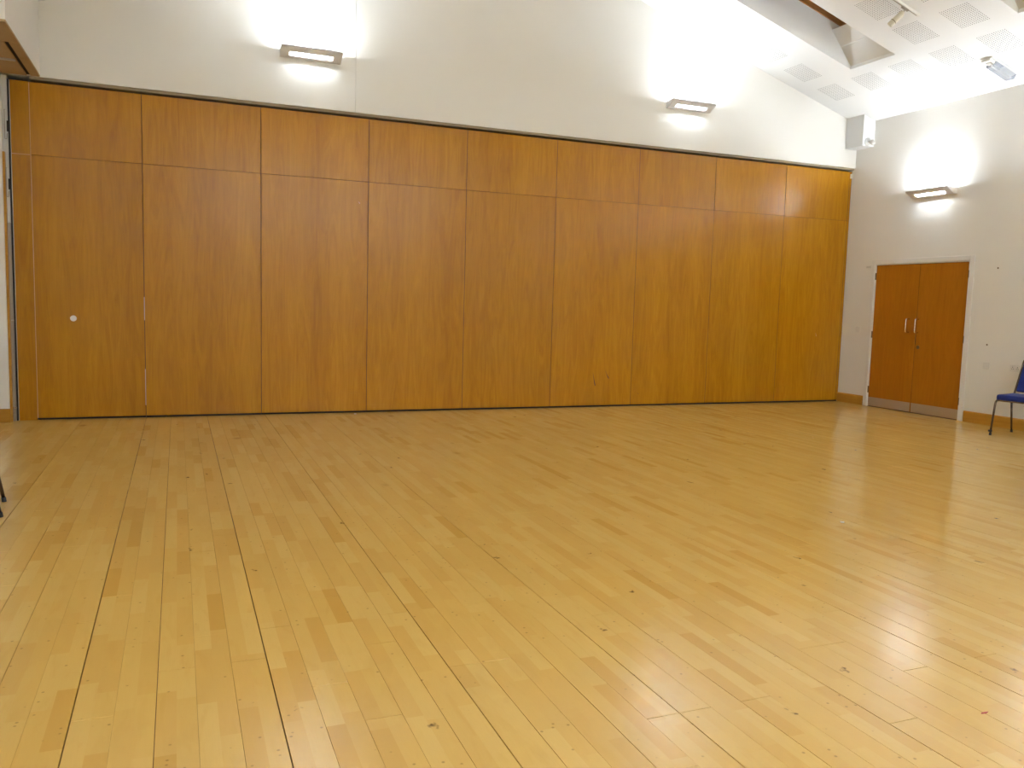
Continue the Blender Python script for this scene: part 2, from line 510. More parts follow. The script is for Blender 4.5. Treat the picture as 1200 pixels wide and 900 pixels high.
# perforated squares: 14 x 14 holes each, shared mesh
PS = 0.40
def on_ceiling(x, y, d=0.0):
    n = Vector((-SLOPE, 0, -1)).normalized()
    return Vector((x, y, zc(x))) + n * d
SLOPE_A = math.atan(SLOPE)
bm = bmesh.new(); hx = PS/2/math.cos(SLOPE_A)*0.985; hy = 0.192
box(bm, -hx, hx, -hy, hy, -0.0012, 0.004)
bmesh.ops.recalc_face_normals(bm, faces=bm.faces[:])
me_sq = bpy.data.meshes.new('perforated_square'); bm.to_mesh(me_sq); bm.free(); me_sq.materials.append(M_CEIL)
bm = bmesh.new()
NH = 14
for i in range(NH):
    for j in range(NH):
        cx, cy = (-1 + 2*(i+0.5)/NH)*hx*0.98, (-1 + 2*(j+0.5)/NH)*hy*0.98
        ring = [bm.verts.new((cx + 0.0064*math.cos(a*math.pi/3), cy + 0.0064*math.sin(a*math.pi/3), -0.0017)) for a in range(6)]
        bm.faces.new(ring[::-1])
me_ho = bpy.data.meshes.new('perforations'); bm.to_mesh(me_ho); bm.free(); me_ho.materials.append(M_HOLE)
def square(xc, yc):
    o = bpy.data.objects.new('perforated_square', me_sq)
    o.location = on_ceiling(xc, yc); o.rotation_euler = (0, SLOPE_A, 0)
    COL.objects.link(o); o.parent = ceiling
    h = bpy.data.objects.new('perforations', me_ho); h['kind'] = 'stuff'
    COL.objects.link(h); h.parent = o
PX = [8.81, 8.20, 7.59, 6.98, 6.37, 5.76, 5.15, 4.54]
for yc in (9.645, 8.99, 8.345, 7.715, 7.055, 6.41, 5.77, 5.12, 4.47):
    for i, xc in enumerate(PX):
        if i > 0 and xc + PS/2 > SX0 and any(a - 0.25 < yc < b + 0.25 for a, b in SKY): continue
        square(xc, yc)

# roof windows: splayed white well, timber frame, sash and pane
WT, HT = 0.455, 0.04
def well(y0, y1, label):
    xt0, xt1 = SX0 + 0.10, SX1 - 0.20
    xm, hm = SX1 - 0.36, 0.35
    w = thing('roof_window', label, 'skylight', ((SX0+SX1)/2, (y0+y1)/2, zc((SX0+SX1)/2)), group='roof windows in the sloping ceiling')
    off = Vector(w.location)
    def P(x, y, h): return Vector((x, y, zc(x) + h))
    t = 0.02
    def sheet(bm, a, b, c, d, n):
        hexa(bm, [a, b, c, d] + [p + Vector(n)*t for p in (a, b, c, d)])
    def part(name, bm, mat, parent=w, **k):
        bmesh.ops.translate(bm, verts=bm.verts[:], vec=-off)
        return finish(name, bm, mat, parent, **k)
    for yy, s in ((y1, 1), (y0, -1)):
        bm = bmesh.new(); sheet(bm, P(SX0,yy,HT), P(SX1,yy,HT), P(xt1,yy,WT), P(xt0,yy,WT), (0, s, 0)); part('well_side', bm, M_CEIL)
    bm = bmesh.new(); sheet(bm, P(SX1,y0,HT), P(SX1,y1,HT), P(xm,y1,hm), P(xm,y0,hm), (0.6, 0, 0.3)); part('well_end', bm, M_CEIL)
    bm = bmesh.new(); sheet(bm, P(xt1,y0,hm-0.15), P(xt1,y1,hm-0.15), P(xt1,y1,WT), P(xt1,y0,WT), (1, 0, 0)); part('upstand', bm, M_CEIL)
    bm = bmesh.new(); sheet(bm, P(SX0,y0,HT), P(SX0,y1,HT), P(xt0,y1,WT), P(xt0,y0,WT), (-1, 0, 0)); part('well_end', bm, M_CEIL)
    # upstand then timber frame
    def ring(bm, x0, x1, ya, yb, h0, h1, wd):
        for (a0, a1, b0, b1) in ((x0, x0+wd, ya, yb), (x1-wd, x1, ya, yb), (x0+wd, x1-wd, ya, ya+wd), (x0+wd, x1-wd, yb-wd, yb)):
            hexa(bm, [P(a0,b0,h0), P(a1,b0,h0), P(a1,b1,h0), P(a0,b1,h0), P(a0,b0,h1), P(a1,b0,h1), P(a1,b1,h1), P(a0,b1,h1)])
    bm = bmesh.new(); ring(bm, xt0-0.03, xt1+0.03, y0-0.03, y1+0.03, WT, WT+0.19, 0.048); fr = part('frame', bm, M_TIMBER)
    bm = bmesh.new(); ring(bm, xt0+0.018, xt1-0.018, y0+0.018, y1-0.018, WT+0.12, WT+0.18, 0.06); part('sash', bm, M_TIMBER, fr)
    bm = bmesh.new()
    a, b, c, d = xt0+0.07, xt1-0.07, y0+0.07, y1-0.07
    hexa(bm, [P(a,c,WT+.145), P(b,c,WT+.145), P(b,d,WT+.145), P(a,d,WT+.145), P(a,c,WT+.155), P(b,c,WT+.155), P(b,d,WT+.155), P(a,d,WT+.155)])
    part('pane', bm, M_GLASS)
well(*SKY[0], 'timber-framed roof window in a splayed white well next to the gable')
well(*SKY[1], 'timber-framed roof window in white well, second from the gable')
well(*SKY[2], 'timber-framed roof window in white well, third from the gable')

# ------------------------------------------------------------------ bulkhead at the left end, with the panel track in its soffit
XB, YB0 = -1.303, 8.22
bm = bmesh.new()
prism(bm, [(XL, ZG + 0.02), (XB, ZG + 0.02), (XB, zc(XB) - 0.002), (XL, zc(XL) - 0.002)], YB0, YG - 0.001, 'y')
bulk = finish('bulkhead', bm, M_WALL, kind='structure', label='cream bulkhead boxed out over the stacking recess at the partition end')
def soffit(x0, x1, y0, y1, z0=ZG, mat=M_PLY, name='soffit_board'):
    bm = bmesh.new(); box(bm, x0, x1, y0, y1, z0, ZG + 0.02); return finish(name, bm, mat, bulk, bevel=0.0015, bseg=1)
soffit(XL, XB, YB0, 8.86)
soffit(-1.388, XB, 8.868, 10.105)
soffit(XL, -1.425, 8.868, 9.50)
soffit(XL, -1.425, 9.508, 10.105)
soffit(-1.425, -1.388, 8.868, 10.105, ZG + 0.012, M_GAP, 'track_slot')
bm = bmesh.new(); box(bm, XL, -1.43, 9.46, 9.51, ZG - 0.012, ZG); finish('track_bracket', bm, M_ALU, bulk, bevel=0.002)

# stub wall, timber edge and metal jamb left of the partition
bm = bmesh.new(); box(bm, XL, -1.662, 10.04, YP + 0.45, 0, ZG)
finish('wall_stub', bm, M_WALL, kind='structure')
bm = bmesh.new(); box(bm, XL, -1.650, 10.02, 10.04, 0, 0.145)
finish('baseboard_stub', bm, M_SKIRT, kind='structure', bevel=0.003)
jamb = thing('partition_jamb', 'grey-white metal jamb with latch loops at the partition end', 'jamb', (-1.63, 10.12, 0))
def jp(name, x0, x1, y0, y1, z0, z1, mat, parent=None, bev=0.002):
    bm = bmesh.new(); box(bm, x0+1.63, x1+1.63, y0-10.12, y1-10.12, z0, z1)
    return finish(name, bm, mat, parent or jamb, bevel=bev)
jp('post', -1.660, -1.612, 10.12, 10.20, 2.10, 3.60, M_JAMB)
jp('post', -1.655, -1.612, 10.12, 10.20, 0.0, 2.095, M_JAMB2)
jp('timber_edge', -1.662, -1.640, 10.075, 10.12, 0.0, 2.82, M_SKIRT)
jp('edge_seal', -1.612, -1.600, 10.14, 10.24, 0.0, 3.57, M_GAP)
for z in (2.36, 2.95):
    bm = bmesh.new()
    tube(bm, arc_path([(-0.005, 0.0, z+0.30), (-0.005, -0.03, z+0.30), (-0.005, -0.03, z), (0.012, -0.03, z), (0.012, -0.005, z+0.06)], 0.012), 0.004, 8)
    finish('latch_loop', bm, M_JAMB2, jamb, smooth=True)
    jp('latch_keep', -1.620, -1.606, 10.108, 10.122, z+0.08, z+0.19, M_GAP)
jp('bolt', -1.635, -1.605, 10.10, 10.12, 1.07, 1.085, M_STEEL)
jp('bolt', -1.640, -1.605, 10.10, 10.12, 0.14, 0.155, M_STEEL)

# ------------------------------------------------------------------ the movable oak partition: every leaf a thing
NUM = ['first', 'second', 'third', 'fourth', 'fifth', 'sixth', 'seventh', 'eighth']
def leaf(xa, xb, label, lock=False, name='partition_panel'):
    t = thing(name, label, 'partition panel', ((xa+xb)/2, YP + 0.05, 0), group='oak partition panels')
    o = Vector(t.location)
    def part(nm, x0, x1, y0, y1, z0, z1, mat, bev=0.0):
        bm = bmesh.new(); box(bm, x0-o.x, x1-o.x, y0-o.y, y1-o.y, z0, z1)
        return finish(nm, bm, mat, t, bevel=bev, bseg=2)
    g = 0.0030
    part('core', xa+0.003, xb-0.003, YP+0.014, YP+0.10, 0.03, HP-0.012, M_GAP)  # black core puts shade into the gaps between facings
    lo = part('lower_facing', xa+g, xb-g, YP, YP+0.014, 0.022, HS-0.0018, M_PANEL, 0.0012)
    hi = part('upper_facing', xa+g, xb-g, YP, YP+0.014, HS+0.0018, HP-0.006, M_PANEL, 0.0012)
    part('joint_gap_shade', xb-0.0031, xb+0.0031, YP+0.003, YP+0.013, 0.022, HP-0.008, M_GAP)  # black strip standing in for the shade inside the joint
    part('floor_seal', xa+0.002, xb-0.002, YP+0.02, YP+0.08, 0.0, 0.03, M_GAP)
    return t, part
t, part = leaf(XF, X0, 'oak partition panel with a small round lock, beside the narrow filler strip')
bm = bmesh.new()
tube(bm, [(0, 0, 0), (0, -0.006, 0), (0, -0.009, 0)], [0.032, 0.032, 0.026], 20)
bmesh.ops.translate(bm, verts=bm.verts[:], vec=(-1.053 - t.location.x, YP - t.location.y, 1.108))
lk = finish('lock', bm, M_PLASTIC, t, label='round pale lock disc')
part('edge_lipping', XF-0.003, XF+0.0035, YP-0.001, YP+0.014, 0.022, HP-0.006, M_LIP)
part('edge_trim', X0-0.003, X0+0.0012, YP+0.0008, YP+0.0028, 1.10, 1.36, M_ALU)
part('edge_trim', X0-0.003, X0+0.0012, YP+0.0008, YP+0.0028, 0.14, 0.55, M_ALU)
leaves = {}
for i in range(8):
    xa, xb = X0 + PW*i, X0 + PW*(i+1)
    if i == 7:
        lab = 'last oak partition panel, in the corner by the double doors'
        xb -= 0.045
    elif i == 4:
        lab = 'oak partition panel with two dark scratches near the floor'
    else:
        lab = NUM[i+1] + ' oak partition panel counting from the one with the lock'
    leaves[i] = leaf(xa, xb, lab)
t, part = leaf(XR - 0.045, XR - 0.001, 'slim oak closing strip between the partition and the side wall', name='closing_strip')
# narrow filler strip at the recess end
t = thing('filler_strip', 'narrow oak filler strip between the metal jamb and the lock panel', 'filler panel', ((XF+XJ)/2, YP+0.05, 0), group='oak partition panels')
o = Vector(t.location)
for nm, x0, x1, y0, y1, z0, z1, mat in (('core', XJ+0.004, XF-0.004, YP+0.014, YP+0.10, 0.0, HP-0.01, M_GAP),
        ('lower_facing', XJ, XF-0.004, YP-0.004, YP+0.014, 0.0, HS-0.003, M_PANEL),
        ('upper_facing', XJ, XF-0.004, YP-0.004, YP+0.014, HS+0.003, HP-0.004, M_PANEL),
        ('joint_lipping', XJ+0.004, XF-0.006, YP-0.002, YP+0.014, HS-0.003, HS+0.003, M_LIP),
        ('edge_trim', XJ-0.007, XJ-0.0005, YP-0.005, YP+0.02, 0.0, HP-0.01, M_ALU)):
    bm = bmesh.new(); box(bm, x0-o.x, x1-o.x, y0-o.y, y1-o.y, z0, z1); finish(nm, bm, mat, t)
# scratches, a screw hole and a chip on the leaves
def sliver(parent, x, z, dx, dz, w, mat, name='scratch_mark'):
    p = parent.location
    bm = bmesh.new()
    pts = [(x-w, z+dz*0.5), (x, z+dz*0.2), (x+dx*0.6, z-dz*0.3), (x+dx, z-dz*0.5), (x+dx+w, z-dz*0.45), (x+w, z+dz*0.1)]
    prism(bm, [(a-p.x, b) for a, b in pts], YP - 0.0006 - p.y, YP + 0.001 - p.y, 'y')
    finish(name, bm, mat, parent)
sliver(leaves[4][0], 5.335, 0.39, 0.03, 0.20, 0.010, M_SCRATCH)
sliver(leaves[4][0], 5.53, 0.455, 0.045, 0.13, 0.009, M_SCRATCH)
sliver(leaves[5][0], 6.04, 0.18, 0.03, 0.025, 0.005, M_SCRATCH)
sliver(leaves[1][0], 2.05, 2.57, 0.015, 0.03, 0.006, M_LIP, 'chip')
sliver(leaves[7][0], 9.19, 1.05, 0.01, 0.06, 0.006, M_LIP, 'chip')
# head track over the leaves
bm = bmesh.new(); box(bm, XB - 0.1, XR, YG + 0.02, YP + 0.12, HP + 0.014, ZG + 0.002)
finish('head_track', bm, M_TRACK, wb)
# wireless contact in the top corner
t = thing('door_contact', 'tiny white contact block at the top corner of the partition', 'sensor', (9.685, YP - 0.012, 3.50))
bm = bmesh.new(); box(bm, -0.014, 0.014, -0.012, 0.012, -0.035, 0.035); finish('case', bm, M_PLASTIC, t, bevel=0.003)
bm = bmesh.new(); box(bm, -0.011, 0.011, -0.0135, -0.0115, -0.002, 0.0); finish('seam', bm, M_JAMB2, t)

# ------------------------------------------------------------------ skirting boards
def skirting(name, y0, y1):
    bm = bmesh.new()
    prism(bm, [(XR, 0.0), (XR - 0.020, 0.0), (XR - 0.020, 0.132), (XR - 0.014, 0.143), (XR, 0.145)], y0, y1, 'y')
    finish(name, bm, M_SKIRT, kind='structure')
skirting('baseboard_right', 9.645, YP - 0.001)
skirting('baseboard_right', YB, 7.878)
bm = bmesh.new(); box(bm, XL, XL + 0.02, YB, 10.02, 0, 0.145); finish('baseboard_left', bm, M_SKIRT, kind='structure', bevel=0.003)

# ------------------------------------------------------------------ double doors
door = thing('door_1', 'oak veneer double doors in a white frame with kick plates', None, (XR, (DY0+DY1)/2, 0), kind='structure')
dO = Vector(door.location)
def dpart(nm, bx, mat, parent=door, bev=0.0, **k):
    bm = bmesh.new(); box(bm, bx[0]-dO.x, bx[1]-dO.x, bx[2]-dO.y, bx[3]-dO.y, bx[4], bx[5])
    return finish(nm, bm, mat, parent, bevel=bev, **k)
# architrave
AW = 0.065
dpart('architrave', (XR-0.018, XR, DY0+0.018, DY0+0.018+AW, 0, DH+0.018+AW), M_WHITE, bev=0.004)
dpart('architrave', (XR-0.018, XR, DY1-0.018-AW, DY1-0.018, 0, DH+0.018+AW), M_WHITE, bev=0.004)
dpart('architrave', (XR-0.018, XR, DY1-0.018, DY0+0.018, DH+0.018, DH+0.018+AW), M_WHITE, bev=0.004)
dpart('door_lining', (XR-0.010, XR+0.15, DY0+0.004, OY0, 0, OH), M_WHITE)
dpart('door_lining', (XR-0.010, XR+0.15, OY1, DY1-0.004, 0, OH), M_WHITE)
dpart('door_lining', (XR-0.010, XR+0.15, OY1, OY0, DH+0.004, OH), M_WHITE)
dpart('threshold', (XR-0.002, XR+0.10, OY1, OY0, 0, 0.004), M_GAP)
dpart('door_stop', (XR+0.06, XR+0.10, OY1, OY0, 0.004, OH), M_GAP)
YM = 8.760
dpart('meeting_gap_shade', (XR+0.005, XR+0.046, YM-0.003, YM+0.003, 0.008, DH), M_GAP)  # black strip painting in the shade between the two leaves
for s, ya, yb, hy, hinge_y in ((1, YM + 0.0035, DY0, 8.885, DY0 + 0.004), (-1, DY1, YM - 0.0035, 8.725, DY1 - 0.004)):
    lf = dpart('door_leaf', (XR+0.002, XR+0.046, ya, yb, 0.008, DH), M_DOOR, bev=0.0015)
    dpart('kick_plate', (XR+0.0005, XR+0.0025, ya+0.006, yb-0.006, 0.012, 0.142), M_KICK, lf, label='satin metal kick plate')
    bm = bmesh.new()
    y = hy - dO.y
    tube(bm, arc_path([(0.002, y, 1.145), (-0.062, y, 1.145), (-0.062, y, 1.335), (0.002, y, 1.335)], 0.03, 6), 0.0105, 10)
    finish('pull_handle', bm, M_STEEL, lf, smooth=True, label='polished D pull handle')
    for hz in (1.952, 1.084, 0.256):
        dpart('hinge', (XR-0.013, XR+0.003, hinge_y-0.007, hinge_y+0.007, hz-0.05, hz+0.05), M_HINGE, lf, bev=0.003)
    if s < 0:
        bm = bmesh.new()
        tube(bm, [(0.003, 8.70-dO.y, 0.94), (-0.004, 8.70-dO.y, 0.94), (-0.006, 8.70-dO.y, 0.94)], [0.026, 0.026, 0.022], 16)
        finish('lock_rose', bm, M_HINGE, lf)
        dpart('meeting_edge_bolt', (XR-0.001, XR+0.004, YM-0.010, YM-0.003, 0.98, 1.12), M_GAP, lf)

# ------------------------------------------------------------------ switches and sockets on the right wall
def plate(name, label, cat, y, z, w, h, n):
    t = thing(name, label, cat, (XR, y, z))
    bm = bmesh.new(); box(bm, -0.010, 0, -w/2, w/2, -h/2, h/2); finish('face_plate', bm, M_PLASTIC, t, bevel=0.003)
    for k in range(n):
        yy = (k - (n-1)/2) * w/(n+0.3)
        if 'socket' in name:
            bm = bmesh.new()
            for dy, dz, a, b in ((0, 0.010, 0.003, 0.006), (-0.011, -0.012, 0.005, 0.0025), (0.011, -0.012, 0.005, 0.0025)):
                box(bm, -0.0108, -0.0095, yy+dy-a, yy+dy+a, dz-b, dz+b)
            finish('pin_holes', bm, M_GAP, t)
            bm = bmesh.new(); box(bm, -0.015, -0.009, yy+0.018, yy+0.028, 0.012, 0.032); finish('rocker', bm, M_PLASTIC, t, bevel=0.002)
        else:
            bm = bmesh.new(); box(bm, -0.016, -0.009, yy-0.008, yy+0.008, -0.014, 0.014); finish('rocker', bm, M_PLASTIC, t, bevel=0.002)
    return t
plate('light_switch', 'white switch plate between the partition and the double doors', 'switch', 9.835, 1.15, 0.09, 0.09, 1)
plate('wall_socket', 'white double socket low on the wall behind the blue chair', 'socket', 7.205, 0.765, 0.147, 0.086, 2)
plate('fused_switch', 'single white switch plate low between double doors and double socket', 'switch', 7.61, 0.765, 0.088, 0.088, 2)
t = thing('door_release_plate', 'blank white plate at the top corner of the door frame', 'plate', (XR, 9.70, 2.095))
bm = bmesh.new(); box(bm, -0.008, 0, -0.05, 0.05, -0.022, 0.022); finish('face_plate', bm, M_PLASTIC, t, bevel=0.002)
bm = bmesh.new(); box(bm, -0.009, -0.007, -0.04, 0.04, -0.003, 0.003); finish('slot', bm, M_JAMB2, t)
for y, z, lab in ((7.622, 1.036, 'small rusty screw in the wall above the single switch plate'), (7.555, 2.018, 'small rusty screw in the wall high beside the door frame')):
    bm = bmesh.new(); tube(bm, [(0, 0, 0), (-0.006, 0, 0), (-0.009, 0, 0.0)], [0.007, 0.012, 0.006], 8)
    finish('wall_screw', bm, M_HINGE, origin=None, label=lab, category='screw', group='screws in the side wall').location = (XR, y, z)

# ------------------------------------------------------------------ corner boxing with swivel sensor
bm = bmesh.new()
prism(bm, [(9.485, 3.885), (XR, 3.885), (XR, zc(XR) - 0.001), (9.485, zc(9.485) - 0.001)], 9.765, YG, 'y')
finish('trim_1', bm, M_CEIL, kind='structure', label='white boxing under the ceiling in the corner')
t = thing('swivel_sensor', 'small white swivel sensor on the corner boxing', 'sensor', (9.575, 9.765, 3.945))
bm = bmesh.new(); tube(bm, [(0, 0, 0), (0, -0.012, 0), (0, -0.022, 0)], [0.058, 0.058, 0.045], 20); finish('base_disc', bm, M_JAMB, t)
bm = bmesh.new(); tube(bm, [(0, -0.02, 0), (0.01, -0.06, -0.015)], 0.014, 10); finish('arm', bm, M_PLASTIC, t, smooth=True)
bm = bmesh.new(); bmesh.ops.create_icosphere(bm, subdivisions=2, radius=0.02, matrix=Matrix.Translation((0.012, -0.066, -0.017))); finish('ball_joint', bm, M_JAMB2, t, smooth=True)
bm = bmesh.new(); tube(bm, [(0.012, -0.07, 0.01), (0.02, -0.09, -0.03), (0.024, -0.10, -0.05)], [0.028, 0.036, 0.026], 14); finish('head', bm, M_PLASTIC, t, smooth=True)

# ------------------------------------------------------------------ spotlight on its ceiling track
def ceil_basis(x, y):
    """origin on the ceiling; local x runs down the slope, local z points up out of the room"""
    return on_ceiling(x, y), (0, SLOPE_A, 0)
t = thing('track_spotlight', 'cream spotlight hanging from a short white track on the sloping ceiling', 'spotlight')
t.location, t.rotation_euler = ceil_basis(7.72, 7.43)
bm = bmesh.new(); box(bm, -0.9, 0.22, -0.018, 0.018, -0.03, 0.0); finish('track', bm, M_PLASTIC, t, bevel=0.002)
bm = bmesh.new(); box(bm, -0.9, 0.19, -0.006, 0.006, -0.0315, -0.0295); finish('track_slot', bm, M_JAMB2, t)
bm = bmesh.new(); box(bm, -0.05, 0.05, -0.013, 0.013, -0.05, -0.03); finish('adaptor', bm, M_JAMB2, t, bevel=0.003)
bm = bmesh.new(); tube(bm, [(0, 0, -0.05), (0.0, -0.0, -0.10)], 0.007, 8); finish('stem', bm, M_JAMB2, t, smooth=True)
bm = bmesh.new(); tube(bm, [(-0.015, 0.0, -0.085), (-0.02, 0.005, -0.11), (-0.055, 0.05, -0.20)], [0.02, 0.034, 0.034], 16); finish('head', bm, M_CREAMMETAL, t)
bm = bmesh.new(); tube(bm, [(-0.056, 0.051, -0.2005), (-0.058, 0.054, -0.206)], [0.036, 0.036], 16); finish('collar', bm, M_HINGE, t)
bm = bmesh.new(); tube(bm, [(-0.058, 0.054, -0.206), (-0.075, 0.077, -0.25)], [0.034, 0.032], 16); finish('snoot', bm, M_CREAMMETAL, t)

# ------------------------------------------------------------------ emergency light on the ceiling over the side wall
t = thing('emergency_light', 'clear plastic emergency light on the ceiling above the side wall', 'light')
t.location, t.rotation_euler = ceil_basis(9.25, 7.41)
bm = bmesh.new(); box(bm, -0.24, 0.24, -0.08, 0.08, -0.012, 0.0); finish('base_tray', bm, M_PLASTIC, t, bevel=0.003)
bm = bmesh.new(); prism(bm, [(-0.072, -0.012), (0.072, -0.012), (0.055, -0.07), (-0.055, -0.07)], -0.14, 0.235, 'x'); finish('diffuser', bm, M_DIFF, t, bevel=0.008)
bm = bmesh.new(); box(bm, -0.235, -0.145, -0.06, 0.06, -0.045, -0.012); finish('end_box', bm, M_PLASTIC, t, bevel=0.006)
bm = bmesh.new(); box(bm, -0.20, -0.15, -0.045, 0.02, -0.058, -0.044); finish('terminal_block', bm, M_JAMB2, t, bevel=0.004)
bm = bmesh.new(); tube(bm, [(-0.12, 0, -0.035), (0.20, 0, -0.035)], 0.008, 10); finish('lamp_tube', bm, M_PLASTIC, t, smooth=True)

# ------------------------------------------------------------------ wall uplighters
# local: back at y = 0, projecting to -y, width along x, z up from the underside
LW, LD = 0.345, 0.20
def make_light():
    t = thing('wall_light', '', 'wall light', group='silver wall uplighters')
    th = 0.004
    # side cheeks follow the profile
    prof = [(0, 0), (-0.055, 0.0), (-LD, 0.078), (-LD, 0.098), (0, 0.085)]
    for s in (-1, 1):
        bm = bmesh.new(); prism(bm, prof, s*LW, s*(LW - th), 'x'); finish('side_cheek', bm, M_LAMPGREY, t)
    # sloping underside with a long slot
    def uz(y): return 0.0 if y > -0.055 else (-y - 0.055) * 0.078 / (LD - 0.055)
    def strip(bm, x0, x1, ya, yb):
        hexa(bm, [(x0, yb, uz(yb)), (x1, yb, uz(yb)), (x1, ya, uz(ya)), (x0, ya, uz(ya)),
                  (x0, yb, uz(yb)+th), (x1, yb, uz(yb)+th), (x1, ya, uz(ya)+th), (x0, ya, uz(ya)+th)])
    bm = bmesh.new()
    w = LW - th
    AX, A0, A1 = 0.245, -0.072, -0.127
    strip(bm, -w, w, 0.0, -0.055); strip(bm, -w, w, -0.055, A0)
    strip(bm, -w, -AX, A0, A1); strip(bm, AX, w, A0, A1)
    strip(bm, -w, w, A1, -LD)
    finish('underside', bm, M_LAMPGREY, t)
    bm = bmesh.new(); box(bm, -w, w, -LD, -LD+th, 0.078, 0.098); finish('front_lip', bm, M_LAMPGREY, t)
    bm = bmesh.new(); box(bm, -w, w, -th, 0, th, 0.085); finish('back_plate', bm, M_LAMPIN, t)
    for s in (-1, 1):
        bm = bmesh.new(); box(bm, s*0.262-0.012, s*0.262+0.012, -0.15, -0.11, 0.052, 0.086); finish('lamp_holder', bm, M_LAMPIN, t, bevel=0.002)
    bm = bmesh.new(); tube(bm, [(-0.25, -0.130, 0.071), (0.25, -0.130, 0.071)], 0.010, 10); finish('lamp_tube', bm, M_TUBE, t)
    bm = bmesh.new()
    for ya, yb in ((A0, A1),):
        hexa(bm, [(-AX, yb, uz(yb)+0.0015), (AX, yb, uz(yb)+0.0015), (AX, ya, uz(ya)+0.0015), (-AX, ya, uz(ya)+0.0015),
                  (-AX, yb, uz(yb)+0.003), (AX, yb, uz(yb)+0.003), (AX, ya, uz(ya)+0.003), (-AX, ya, uz(ya)+0.003)])
    finish('diffuser', bm, M_PRISM, t)
    return t
proto = make_light()
ZW = 4.140
LIGHTS = [((1.46, YG, ZW), 0, 'silver uplighter on the gable beside the vertical plaster joint'),
          ((6.62, YG, ZW), 0, 'silver uplighter on the gable on the skylight side'),
          ((XR, 8.595, 3.027), -90, 'silver uplighter on the side wall above the double doors'),
          ((XR, 6.50, 3.027), -90, 'second silver uplighter on the door wall counting from the doors'),
          ((XR, 4.40, 3.027), -90, 'added silver fill uplighter, third on the door wall counting from the doors'),  # from here on unseen lights, added to brighten floor and partition
          ((XR, 2.30, 3.027), -90, 'added silver fill uplighter, fourth on the door wall counting from the doors'),
          ((XR, 0.20, 3.027), -90, 'added silver fill uplighter, fifth on the door wall counting from the doors'),
          ((XL, 3.20, 3.027), 90, 'added silver fill uplighter on the wall behind the lone chair'),
          ((XL, 1.00, 3.027), 90, 'added silver fill uplighter, second on the wall opposite the doors'),
          ((XL, -1.20, 3.027), 90, 'added silver fill uplighter, third on the wall opposite the doors'),
          ((XR, -1.90, 3.027), -90, 'added silver fill uplighter, sixth on the door wall counting from the doors'),
          ((1.46, YB, ZW), 180, 'added silver fill uplighter on the rear gable, left of its middle'),
          ((6.62, YB, ZW), 180, 'added silver fill uplighter on the rear gable, right of its middle')]
for i, (loc, rz, lab) in enumerate(LIGHTS):
    o = proto if i == 0 else copy_tree(proto)
    o.location = loc; o.rotation_euler = (0, 0, math.radians(rz)); o['label'] = lab

# ------------------------------------------------------------------ fill battens added behind the viewpoint to brighten the hall
def make_fill_batten():
    t = thing('fill_batten', '', 'fill light', group='added fill battens at the rear of the hall')
    bm = bmesh.new(); box(bm, -0.65, 0.65, -0.07, 0.07, 0.05, 0.10); finish('body', bm, M_PLASTIC, t, bevel=0.006)
    bm = bmesh.new(); prism(bm, [(-0.10, 0.05), (-0.07, 0.0), (0.07, 0.0), (0.10, 0.05)], -0.63, 0.63, 'x'); finish('fill_diffuser', bm, M_FILL, t)
    for sx in (-1, 1):
        bm = bmesh.new(); box(bm, sx*0.64-0.012, sx*0.64+0.012, -0.105, 0.105, -0.005, 0.055); finish('end_cap', bm, M_PLASTIC, t, bevel=0.003)
    return t
M_FILL = emit('fill_diffuser', TUBE_COLOUR, FILL_STRENGTH)
bp0 = make_fill_batten()
ORD = ['first', 'second', 'third']
for i in range(6):
    o = bp0 if i == 0 else copy_tree(bp0)
    bx, by = (1.5, 4.03, 6.56)[i % 3], (-3.2, -6.0)[i // 3]
    o.location = (bx, by, 4.3)
    o['label'] = ORD[i % 3] + ' added white fill batten from the lone-chair side, ' + ('front row' if i < 3 else 'row by the rear wall')
    for sx in (-0.5, 0.5):
        bm = bmesh.new(); tube(bm, [(sx, 0, 0.10), (sx, 0, zc(bx + sx) - 4.3)], 0.004, 6); finish('rod', bm, M_STEEL, o)

